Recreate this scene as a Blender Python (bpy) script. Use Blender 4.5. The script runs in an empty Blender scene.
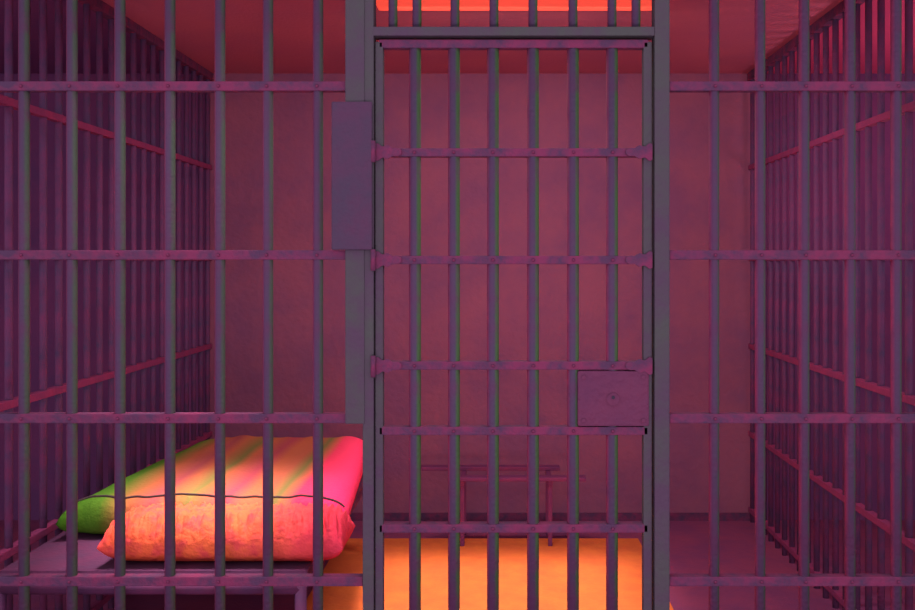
import bpy, bmesh, math, random
from mathutils import Vector, noise
random.seed(4)
S=bpy.context.scene
S.view_settings.view_transform='Standard'
C=S.collection
def lin(c):
    return tuple(((v/255)/12.92 if v/255<=.04045 else (((v/255)+.055)/1.055)**2.4) for v in c)+(1,)
def bumpit(m,tc,bump,bscale):
    n=m.node_tree.nodes; l=m.node_tree.links; b=n['Principled BSDF']
    n2=n.new('ShaderNodeTexNoise'); n2.inputs['Scale'].default_value=bscale; n2.inputs['Detail'].default_value=4
    bp=n.new('ShaderNodeBump'); bp.inputs['Strength'].default_value=bump; bp.inputs['Distance'].default_value=.01
    l.new(tc.outputs['Object'],n2.inputs['Vector']); l.new(n2.outputs['Fac'],bp.inputs['Height']); l.new(bp.outputs['Normal'],b.inputs['Normal'])
def mat(name,base,var=None,scale=6,rough=.6,metal=0,bump=0,bscale=60):
    m=bpy.data.materials.new(name); m.use_nodes=True
    n=m.node_tree.nodes; l=m.node_tree.links; b=n['Principled BSDF']
    b.inputs['Roughness'].default_value=rough; b.inputs['Metallic'].default_value=metal
    b.inputs['Specular IOR Level'].default_value=.2
    tc=n.new('ShaderNodeTexCoord'); nz=n.new('ShaderNodeTexNoise'); nz.inputs['Scale'].default_value=scale
    nz.inputs['Detail'].default_value=8; nz.inputs['Roughness'].default_value=.65
    l.new(tc.outputs['Object'],nz.inputs['Vector'])
    r=n.new('ShaderNodeValToRGB'); r.color_ramp.elements[0].position=.38; r.color_ramp.elements[1].position=.62
    r.color_ramp.elements[0].color=lin(base); r.color_ramp.elements[1].color=lin(var or base)
    l.new(nz.outputs['Fac'],r.inputs['Fac']); l.new(r.outputs['Color'],b.inputs['Base Color'])
    if bump: bumpit(m,tc,bump,bscale)
    return m
def rampx(name,stops,lo=-1,hi=1,rough=.6,bump=0,bscale=90,grime=None,gs=14):
    m=bpy.data.materials.new(name); m.use_nodes=True
    n=m.node_tree.nodes; l=m.node_tree.links; b=n['Principled BSDF']
    b.inputs['Roughness'].default_value=rough; b.inputs['Specular IOR Level'].default_value=.2
    tc=n.new('ShaderNodeTexCoord'); sp=n.new('ShaderNodeSeparateXYZ'); l.new(tc.outputs['Object'],sp.inputs[0])
    mr=n.new('ShaderNodeMapRange'); mr.inputs['From Min'].default_value=lo; mr.inputs['From Max'].default_value=hi
    l.new(sp.outputs['X'],mr.inputs['Value'])
    r=n.new('ShaderNodeValToRGB')
    e=r.color_ramp.elements
    e[0].position=stops[0][0]; e[0].color=lin(stops[0][1]); e[1].position=stops[-1][0]; e[1].color=lin(stops[-1][1])
    for p,c in stops[1:-1]:
        x=e.new(p); x.color=lin(c)
    l.new(mr.outputs[0],r.inputs['Fac']); out=r.outputs['Color']
    if grime:
        nz=n.new('ShaderNodeTexNoise'); nz.inputs['Scale'].default_value=gs; nz.inputs['Detail'].default_value=8
        l.new(tc.outputs['Object'],nz.inputs['Vector'])
        g=n.new('ShaderNodeMapRange'); g.inputs['From Min'].default_value=.45; g.inputs['From Max'].default_value=.68; g.inputs['To Max'].default_value=.7
        l.new(nz.outputs['Fac'],g.inputs['Value'])
        mx=n.new('ShaderNodeMix'); mx.data_type='RGBA'; l.new(g.outputs[0],mx.inputs[0]); l.new(out,mx.inputs[6]); mx.inputs[7].default_value=lin(grime)
        out=mx.outputs[2]
    l.new(out,b.inputs['Base Color'])
    if bump: bumpit(m,tc,bump,bscale)
    return m

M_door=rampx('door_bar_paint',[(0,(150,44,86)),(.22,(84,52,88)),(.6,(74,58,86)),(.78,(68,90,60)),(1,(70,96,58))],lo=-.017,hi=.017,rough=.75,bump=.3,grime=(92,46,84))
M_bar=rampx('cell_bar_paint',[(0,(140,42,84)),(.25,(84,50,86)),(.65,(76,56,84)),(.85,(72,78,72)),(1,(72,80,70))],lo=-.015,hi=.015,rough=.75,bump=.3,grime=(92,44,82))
M_div=mat('divider_bar_paint',(84,56,94),(116,50,94),9,.8,bump=.3)
M_rail=mat('rail_paint',(80,48,82),(122,44,84),18,.8,bump=.5)
M_drail=mat('divider_rail_paint',(128,50,96),(146,50,96),10,.8,bump=.3)
M_plate=mat('jamb_paint',(82,58,84),(76,72,78),5,.8,bump=.35)
M_dark=mat('lock_housing_paint',(86,50,82),(74,54,82),8,.8,bump=.6)
M_lock=mat('lock_box_paint',(98,46,82),(108,48,82),9,.8,bump=.9,bscale=40)
M_back=mat('back_wall_plaster',(128,70,106),(146,76,104),2.6,.9,bump=.5,bscale=30)
M_side=mat('shaded_wall_plaster',(104,58,108),(126,58,108),2.2,.9,bump=.3)  # wall plaster darkened: shade of the side cells put into the colour
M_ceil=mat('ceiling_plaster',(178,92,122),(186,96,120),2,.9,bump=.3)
M_ceil2=mat('shaded_ceiling_plaster',(112,62,116),(124,62,114),2,.9,bump=.3)  # same ceiling plaster, colour darkened where the lamp does not reach
M_ceil3=mat('lit_ceiling_plaster',(186,62,108),(196,66,108),2,.9,bump=.3)  # ceiling plaster with the brightness of a lit cell painted in
M_floor=mat('floor_concrete',(128,60,106),(148,64,102),4,.8,bump=.3)
M_litfloor=mat('lit_floor_paint',(228,112,56),(216,100,56),7,.9,bump=.3)  # pool of light on the floor, painted as colour
M_frame=mat('bed_steel',(84,44,84),(104,44,84),8,.7)
M_matt=mat('mattress_ticking',(84,46,80),(98,44,80),10,.9,bump=.3)
M_pil=rampx('pillow_cotton',[(0,(232,54,84)),(.1,(240,92,62)),(.55,(242,104,66)),(.8,(238,74,80)),(1,(240,50,96))],lo=-.4,hi=.4,rough=.95,bump=.8,bscale=60,grime=(224,60,84),gs=22)
st=[(0,(70,116,24)),(.10,(80,118,32)),(.15,(140,110,54)),(.21,(184,94,64)),(.29,(166,72,78)),(.34,(186,94,66)),(.42,(120,108,58)),(.46,(188,94,66)),(.55,(176,66,82)),(.61,(190,94,66)),(.68,(182,90,68)),(.73,(116,104,58)),(.77,(194,86,72)),(.80,(226,52,90)),(1,(238,40,104))]  # stripes across the blanket paint in the shadows of the bars
M_blank=rampx('bar_shadow_blanket_wool',st,lo=-.46,hi=.46,rough=.95,bump=.5,bscale=70)
M_hem=mat('blanket_hem',(62,46,58),(76,56,58),10,.9)
M_black=mat('keyhole_black',(50,32,60),(54,34,60),10,.6)
M_ben=mat('bench_steel',(108,48,94),(122,50,94),7,.8)
def emi(name,c,s):
    m=bpy.data.materials.new(name); m.use_nodes=True
    b=m.node_tree.nodes['Principled BSDF']; b.inputs['Base Color'].default_value=lin(c)
    b.inputs['Emission Color'].default_value=lin(c); b.inputs['Emission Strength'].default_value=s
    return m
M_lamp=emi('lamp_diffuser',(235,80,60),.75)

def obj_from_bm(name,bm,m,parent=None,loc=(0,0,0),smooth=False):
    me=bpy.data.meshes.new(name); bm.normal_update(); bm.to_mesh(me); bm.free()
    me.materials.append(m)
    if smooth:
        for p in me.polygons: p.use_smooth=True
    o=bpy.data.objects.new(name,me); C.objects.link(o); o.location=loc
    if parent: o.parent=parent
    return o
def box(name,m,x0,x1,y0,y1,z0,z1,parent=None,bev=0,kind=None):
    bm=bmesh.new(); bmesh.ops.create_cube(bm,size=1)
    for v in bm.verts: v.co=Vector((v.co.x*(x1-x0),v.co.y*(y1-y0),v.co.z*(z1-z0)))
    if bev: bmesh.ops.bevel(bm,geom=bm.edges[:],offset=bev,segments=2,affect='EDGES',profile=.6)
    o=obj_from_bm(name,bm,m,None,((x0+x1)/2,(y0+y1)/2,(z0+z1)/2))
    if parent:
        o.parent=parent; o.location=Vector(o.location)-Vector(parent.location)
    if kind: o['kind']=kind
    return o
def cyl(name,m,p0,p1,r,parent=None,seg=16):
    p0=Vector(p0);p1=Vector(p1);d=p1-p0
    bm=bmesh.new(); bmesh.ops.create_cone(bm,cap_ends=True,segments=seg,radius1=r,radius2=r,depth=d.length)
    q=Vector((0,0,1)).rotation_difference(d.normalized())
    for v in bm.verts: v.co=q@v.co
    o=obj_from_bm(name,bm,m,None,(p0+p1)/2,True)
    for p in o.data.polygons:
        if len(p.vertices)>4:p.use_smooth=False
    if parent:
        o.parent=parent; o.location=Vector(o.location)-Vector(parent.location)
    return o
def empty(name,loc,label,cat,group=None):
    e=bpy.data.objects.new(name,None); e.empty_display_size=.1; C.objects.link(e); e.location=loc
    e['label']=label; e['category']=cat
    if group:e['group']=group
    return e
YF=2.8; YB=5.2; XL=-1.54; XR=1.33; ZC=2.37; ZH=1.37
RAILS=[1.87,1.39,.925,.462]
def px(x): return (x-500)/350
def pz(y): return ZH+(262-y)/350
# ---------- structure
box('floor',M_floor,-3.4,3.2,.6,YB+.1,-.1,0,kind='structure')
box('wall_back',M_back,XL,XR,YB,YB+.12,0,ZC,kind='structure')
box('wall_back_left',M_side,-3.4,XL,YB,YB+.12,0,ZC,kind='structure')
box('wall_back_right',M_side,XR,3.2,YB,YB+.12,0,ZC,kind='structure')
box('wall_left',M_side,-3.5,-3.4,YF-.1,YB+.12,0,ZC,kind='structure')
box('wall_right',M_side,3.2,3.3,YF-.1,YB+.12,0,ZC,kind='structure')
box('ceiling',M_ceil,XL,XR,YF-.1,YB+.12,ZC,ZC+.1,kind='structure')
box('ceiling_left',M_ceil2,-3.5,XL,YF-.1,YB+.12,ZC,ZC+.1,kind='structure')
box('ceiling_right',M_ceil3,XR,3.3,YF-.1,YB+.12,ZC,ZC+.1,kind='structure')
box('baseboard_back',M_rail,XL,XR,YB-.015,YB,0,.04,kind='structure')
# thin orange sheet that paints the lit part of the floor
o=box('lit_floor_patch',M_litfloor,-.78,.68,2.86,4.82,0.001,.012,bev=.004); o['label']='flat bright orange patch painting the light on the cell floor';o['category']='painted light patch'

def rail(name,x0,x1,z,y,parent,h=.026,d=.03,m=None):
    return box(name,m or M_rail,x0,x1,y-d/2,y+d/2,z-h/2,z+h/2,parent,bev=.003)
def rivets(x,z,y,parent):
    bm=bmesh.new(); bmesh.ops.create_uvsphere(bm,u_segments=10,v_segments=6,radius=.005)
    o=obj_from_bm('rivet',bm,M_rail,None,(x,y,z),True); o.parent=parent; o.location=Vector((x,y,z))-Vector(parent.location)
# front panels
def panel(name,xs,x0,x1,label):
    e=empty(name,((x0+x1)/2,YF,0),label,'cell bars')
    for x in xs: cyl('vertical_bar',M_bar,(x,YF,0.0),(x,YF,ZC),.015,e)
    for z in RAILS+[.06]: rail('horizontal_rail',x0,x1,z,YF,e,h=.027,d=.034)
    for z in RAILS:
        for x in xs: rivets(x,z,YF-.018,e)
    return e
panel('barred_front_panel',[px(v) for v in (-28,24,72,120,170,220,268,318)],XL+.02,px(363.5),'dark purple steel bars beside the bunk with bedding')
panel('barred_front_panel',[px(v) for v in (714,760,804,850,896,938)],px(668.5),XR-.02,'dark purple steel bars beside the empty side of the cell')
# door frame
e=empty('door_frame',((px(348)+px(668))/2,YF,0),'painted steel frame holding the barred cell door','door frame')
box('jamb',M_plate,px(364),px(375),YF-.03,YF+.03,0,ZC,e,bev=.004)
box('jamb',M_plate,px(653),px(668),YF-.03,YF+.03,0,ZC,e,bev=.004)
box('cover_plate',M_plate,px(347),px(366),YF-.034,YF-.019,pz(422),ZC,e,bev=.003)
box('header',M_plate,px(374),px(653),YF-.03,YF+.03,pz(38),pz(29),e,bev=.003)
box('lock_housing',M_dark,px(334),px(374),YF-.045,YF-.034,pz(250),pz(104),e,bev=.004)
for v in (393,417,455,494,533,573,612,636):
    cyl('transom_bar',M_door,(px(v),YF,pz(30)),(px(v),YF,ZC),.013,e)
# cell door
dx0,dx1=px(376),px(651)
e=empty('cell_door',((dx0+dx1)/2,YF,0),'closed barred steel cell door with a riveted lock box','door')
box('stile',M_plate,dx0,dx0+.022,YF-.018,YF+.018,.03,pz(43),e,bev=.003)
box('stile',M_plate,dx1-.024,dx1,YF-.018,YF+.018,.03,pz(43),e,bev=.003)
dr=[45,153,260,365,430,527]
for y in dr: rail('horizontal_rail',dx0+.01,dx1-.01,pz(y),YF,e,h=.024,d=.036)
rail('horizontal_rail',dx0+.01,dx1-.01,.06,YF,e,h=.05)
DB=(415,454,493,533,573,612)
for v in DB: cyl('vertical_bar',M_door,(px(v),YF,.04),(px(v),YF,pz(45)),.017,e)
for y in dr[1:]:
    for v in DB: rivets(px(v),pz(y),YF-.019,e)
for y in dr[1:4]:   # strap ends
    for s,xx in ((1,dx0),(-1,dx1)):
        bm=bmesh.new()
        N=14; top=[];bot=[]
        for i in range(N+1):
            t=i/N; x=s*t*.075; h=.017*(1-t)**.6*(1+.25*math.sin(t*16))+.005
            top.append(bm.verts.new((x,0,h))); bot.append(bm.verts.new((x,0,-h)))
        for i in range(N): bm.faces.new((top[i],top[i+1],bot[i+1],bot[i]))
        r=bmesh.ops.extrude_face_region(bm,geom=bm.faces[:])
        for g in r['geom']:
            if isinstance(g,bmesh.types.BMVert): g.co.y-=.008
        bmesh.ops.recalc_face_normals(bm,faces=bm.faces[:])
        o=obj_from_bm('strap',bm,M_rail); o.parent=e; o.location=Vector((xx,YF-.018,pz(y)))-Vector(e.location)
for y in (153,260,365):
    cyl('hinge',M_rail,(dx0-.003,YF-.040,pz(y)-.03),(dx0-.003,YF-.040,pz(y)+.03),.007,e)
# lock box
lb=box('lock_box',M_lock,px(577),px(648),YF-.024,YF+.03,pz(425),pz(370),e,bev=.006)
def child_disc(name,m,x,z,y,r,d,par,seg=20):
    bm=bmesh.new(); bmesh.ops.create_cone(bm,cap_ends=True,segments=seg,radius1=r,radius2=r*.85,depth=d)
    for v in bm.verts: v.co=Vector((v.co.x,v.co.z,v.co.y))
    bmesh.ops.recalc_face_normals(bm,faces=bm.faces[:])
    o=obj_from_bm(name,bm,m); o.parent=par
    o.location=Vector((x,y,z))-Vector(lb.location)-Vector(e.location)
child_disc('keyhole_plate',M_lock,px(612),pz(398),YF-.026,.018,.006,lb)
child_disc('keyhole',M_black,px(612),pz(396),YF-.030,.005,.004,lb)
for xx in (583,642):
    for yy in (376,419): child_disc('bolt',M_lock,px(xx),pz(yy),YF-.026,.006,.006,lb,8)

# side dividers
def divider(x,label):
    e=empty('barred_cell_divider',(x,(YF+YB)/2,0),label,'cell bars')
    n=21
    for i in range(n):
        y=YF+.04+(YB-YF-.08)*i/(n-1)
        cyl('vertical_bar',M_div,(x,y,0),(x,y,ZC),.0125,e,12)
    for z in RAILS+[.06]:
        box('horizontal_rail',M_drail,x-.014,x+.014,YF,YB-.002,z-.013,z+.013,e,bev=.003)
    box('top_channel',M_rail,x-.02,x+.02,YF,YB-.002,ZC-.04,ZC,e,bev=.003)
divider(XL,'dark steel bars dividing the cells behind the bunk')
divider(XR,'dark steel bars dividing the cells on the empty side')

# ceiling lamp
e=empty('ceiling_lamp',(.08,3.74,ZC),'long glowing orange ceiling light fixture','lamp')
box('lamp_housing',M_rail,-.48,.64,3.48,3.80,ZC-.012,ZC,e,bev=.004)
box('lamp_diffuser',M_lamp,-.47,.63,3.49,3.79,ZC-.03,ZC-.012,e,bev=.008)

# low bench
e=empty('low_bench',(.03,4.83,0),'low dark red slatted steel bench before the rear wall','bench')
box('seat_slat',M_ben,-.25,.41,4.66,4.72,.325,.345,e,bev=.005)
box('seat_slat',M_ben,-.43,.30,4.90,4.96,.325,.345,e,bev=.005)
for sx in (-.18,.24): box('cross_bar',M_ben,sx-.012,sx+.012,4.67,4.95,.305,.325,e,bev=.003)
for sx in (-.18,.24):
    for sy in (4.69,4.93): box('leg',M_ben,sx-.010,sx+.010,sy-.010,sy+.010,(.012 if sy<4.82 else 0),.315,e,bev=.003)

# ---- bunk
bx0,bx1,by0,by1=-1.50,-.57,2.90,4.52
cz=.405
e=empty('bunk_frame',((bx0+bx1)/2,(by0+by1)/2,0),'dark steel tube bunk frame carrying the mattress','bed')
cyl('side_rail',M_frame,(bx0+.02,by0,cz),(bx0+.02,by1,cz),.018,e); cyl('side_rail',M_frame,(bx1-.02,by0,cz),(bx1-.02,by1,cz),.018,e)
cyl('end_rail',M_frame,(bx0+.02,by0,cz),(bx1-.02,by0,cz),.018,e); cyl('end_rail',M_frame,(bx0+.02,by1,cz),(bx1-.02,by1,cz),.018,e)
for x in (bx0+.02,bx1-.02):
    for y in (by0,by1): cyl('leg',M_frame,(x,y,0),(x,y,cz+.01),.018,e)
for i in range(7):
    y=by0+.12+i*.22
    box('slat',M_frame,bx0+.02,bx1-.02,y-.025,y+.025,cz+.002,cz+.017,e,bev=.002)
o=box('mattress',M_matt,bx0+.01,bx1,by0+.01,by1-.02,cz+.018,cz+.05,bev=.012); o['label']='thin dark maroon mattress on the steel bunk'; o['category']='mattress'
mt=cz+.05
def cushion(name,m,cx,cy,z0,w,d,t,label,cat,seed,pu,pv,pk,wa,wb,waist,fu,wave=0,skew=0,taper=0,N=110,Mv=60):
    bm=bmesh.new(); top={};bot={}
    for i in range(N+1):
        for j in range(Mv+1):
            a=-1+2*i/N; b=-1+2*j/Mv
            u=math.sin(a*math.pi/2)*.55+a*.45; v=math.sin(b*math.pi/2)*.55+b*.45
            k=max(0,(1-abs(u)**pu)*(1-abs(v)**pv))**pk
            x=u*w/2*(1-waist*(1-v*v)); y=v*d/2*(1-waist*(1-u*u))
            if wave: y+=wave*(math.sin(u*9+1)+.8*math.sin(u*21)+.5*math.sin(u*37+2))*max(0,-v)**4
            x+=skew*(v)*(1-u)/2
            x-=taper*(v+1)/2*(1+u)/2
            wr=noise.noise(Vector((u*fu+seed,v*2,seed)))*wa+noise.noise(Vector((u*fu*2.6+seed+v*2,v*2.4,seed)))*wb*(abs(v)+.3)
            wr*=min(1,k*1.5)
            top[i,j]=bm.verts.new((x,y,t*.6*k+wr))
            if 0<i<N and 0<j<Mv: bot[i,j]=bm.verts.new((x,y,-t*.4*k))
            else: bot[i,j]=top[i,j]
    for i in range(N):
        for j in range(Mv):
            bm.faces.new((top[i,j],top[i+1,j],top[i+1,j+1],top[i,j+1]))
            try: bm.faces.new((bot[i,j+1],bot[i+1,j+1],bot[i+1,j],bot[i,j]))
            except: pass
    bmesh.ops.recalc_face_normals(bm,faces=bm.faces[:])
    o=obj_from_bm(name,bm,m,None,(cx,cy,z0+t*.4),True)
    o['label']=label;o['category']=cat
    return o
p=cushion('pillow',M_pil,-.835,3.045,mt+.001,.735,.25,.15,'plump wrinkled orange pillow on the end of the bunk','pillow',3,12,3,.5,.012,.018,.02,16,N=200)
bl=cushion('blanket',M_blank,-.955,3.84,mt+.001,.90,1.24,.135,'folded orange, green and pink wool blanket with painted bar shadows and dark hem','blanket',9,10,20,.45,.012,.005,.0,3,wave=.009,skew=.05,taper=.09)
cu=bpy.data.curves.new('hem','CURVE'); cu.dimensions='3D'; cu.bevel_depth=.004
sp=cu.splines.new('POLY')
N=110;Mv=60
pts=list(range(3,N-2))
sp.points.add(len(pts)-1)
me=bl.data
order={};c=0
for i in range(N+1):
    for j in range(Mv+1):
        order[i,j]=c; c+=1
        if 0<i<N and 0<j<Mv: c+=1
for n_,i in enumerate(pts):
    v=me.vertices[order[i,5]].co; sp.points[n_].co=(v.x,v.y,v.z+.002,1)
cu.materials.append(M_hem)
h=bpy.data.objects.new('hem',cu); C.objects.link(h)
dg=bpy.context.evaluated_depsgraph_get(); me2=bpy.data.meshes.new_from_object(h.evaluated_get(dg)); bpy.data.objects.remove(h)
h=bpy.data.objects.new('hem',me2); C.objects.link(h); h.parent=bl; h['label']='thin dark stitched hem'

# ---- light
w=bpy.data.worlds.new('w'); S.world=w; w.use_nodes=True
w.node_tree.nodes['Background'].inputs[0].default_value=(.98,.96,1,1); w.node_tree.nodes['Background'].inputs[1].default_value=.86
def area(n,loc,rot,sx,sy,p,c,spread=180):
    L=bpy.data.lights.new(n,'AREA'); L.shape='RECTANGLE'; L.size=sx;L.size_y=sy;L.energy=p;L.color=c; L.spread=math.radians(spread)
    o=bpy.data.objects.new(n,L);C.objects.link(o);o.location=loc;o.rotation_euler=rot;return o
area('corridor_fill',(-.5,-1.0,2.3),(math.radians(82),0,math.radians(-6)),.5,.3,22,(1,.92,.98))  # unseen fill added behind the camera
area('corridor_low_fill',(0,.2,.3),(math.radians(118),0,0),2.0,.4,26,(1,.92,.95))  # added low fill, lifts the cell ceiling from below
area('cell_light',(.08,3.64,ZC-.06),(math.radians(20),0,0),1.0,.24,24,(1,.9,.82))
area('floor_fill',(.0,3.85,ZC-.07),(0,0,0),1.2,1.3,8,(1,.85,.7),14)  # added narrow beam to brighten the orange floor patch
area('bunk_fill',(-.95,3.2,ZC-.07),(0,0,0),.6,.7,6,(1,.88,.8),30)  # added fill to brighten pillow and blanket
area('neighbour_fill',(2.3,3.9,1.2),(math.radians(180),0,0),.6,.6,12,(1,.6,.7))  # unseen upward fill added to brighten the right-hand ceiling
cam=bpy.data.cameras.new('c'); co=bpy.data.objects.new('camera',cam); C.objects.link(co)
co.location=(0,0,ZH); co.rotation_euler=(math.pi/2,0,0); cam.sensor_width=36; cam.lens=980/915*36
cam.shift_x=-42.5/915; cam.shift_y=-43/915; cam.clip_start=.05
S.camera=co
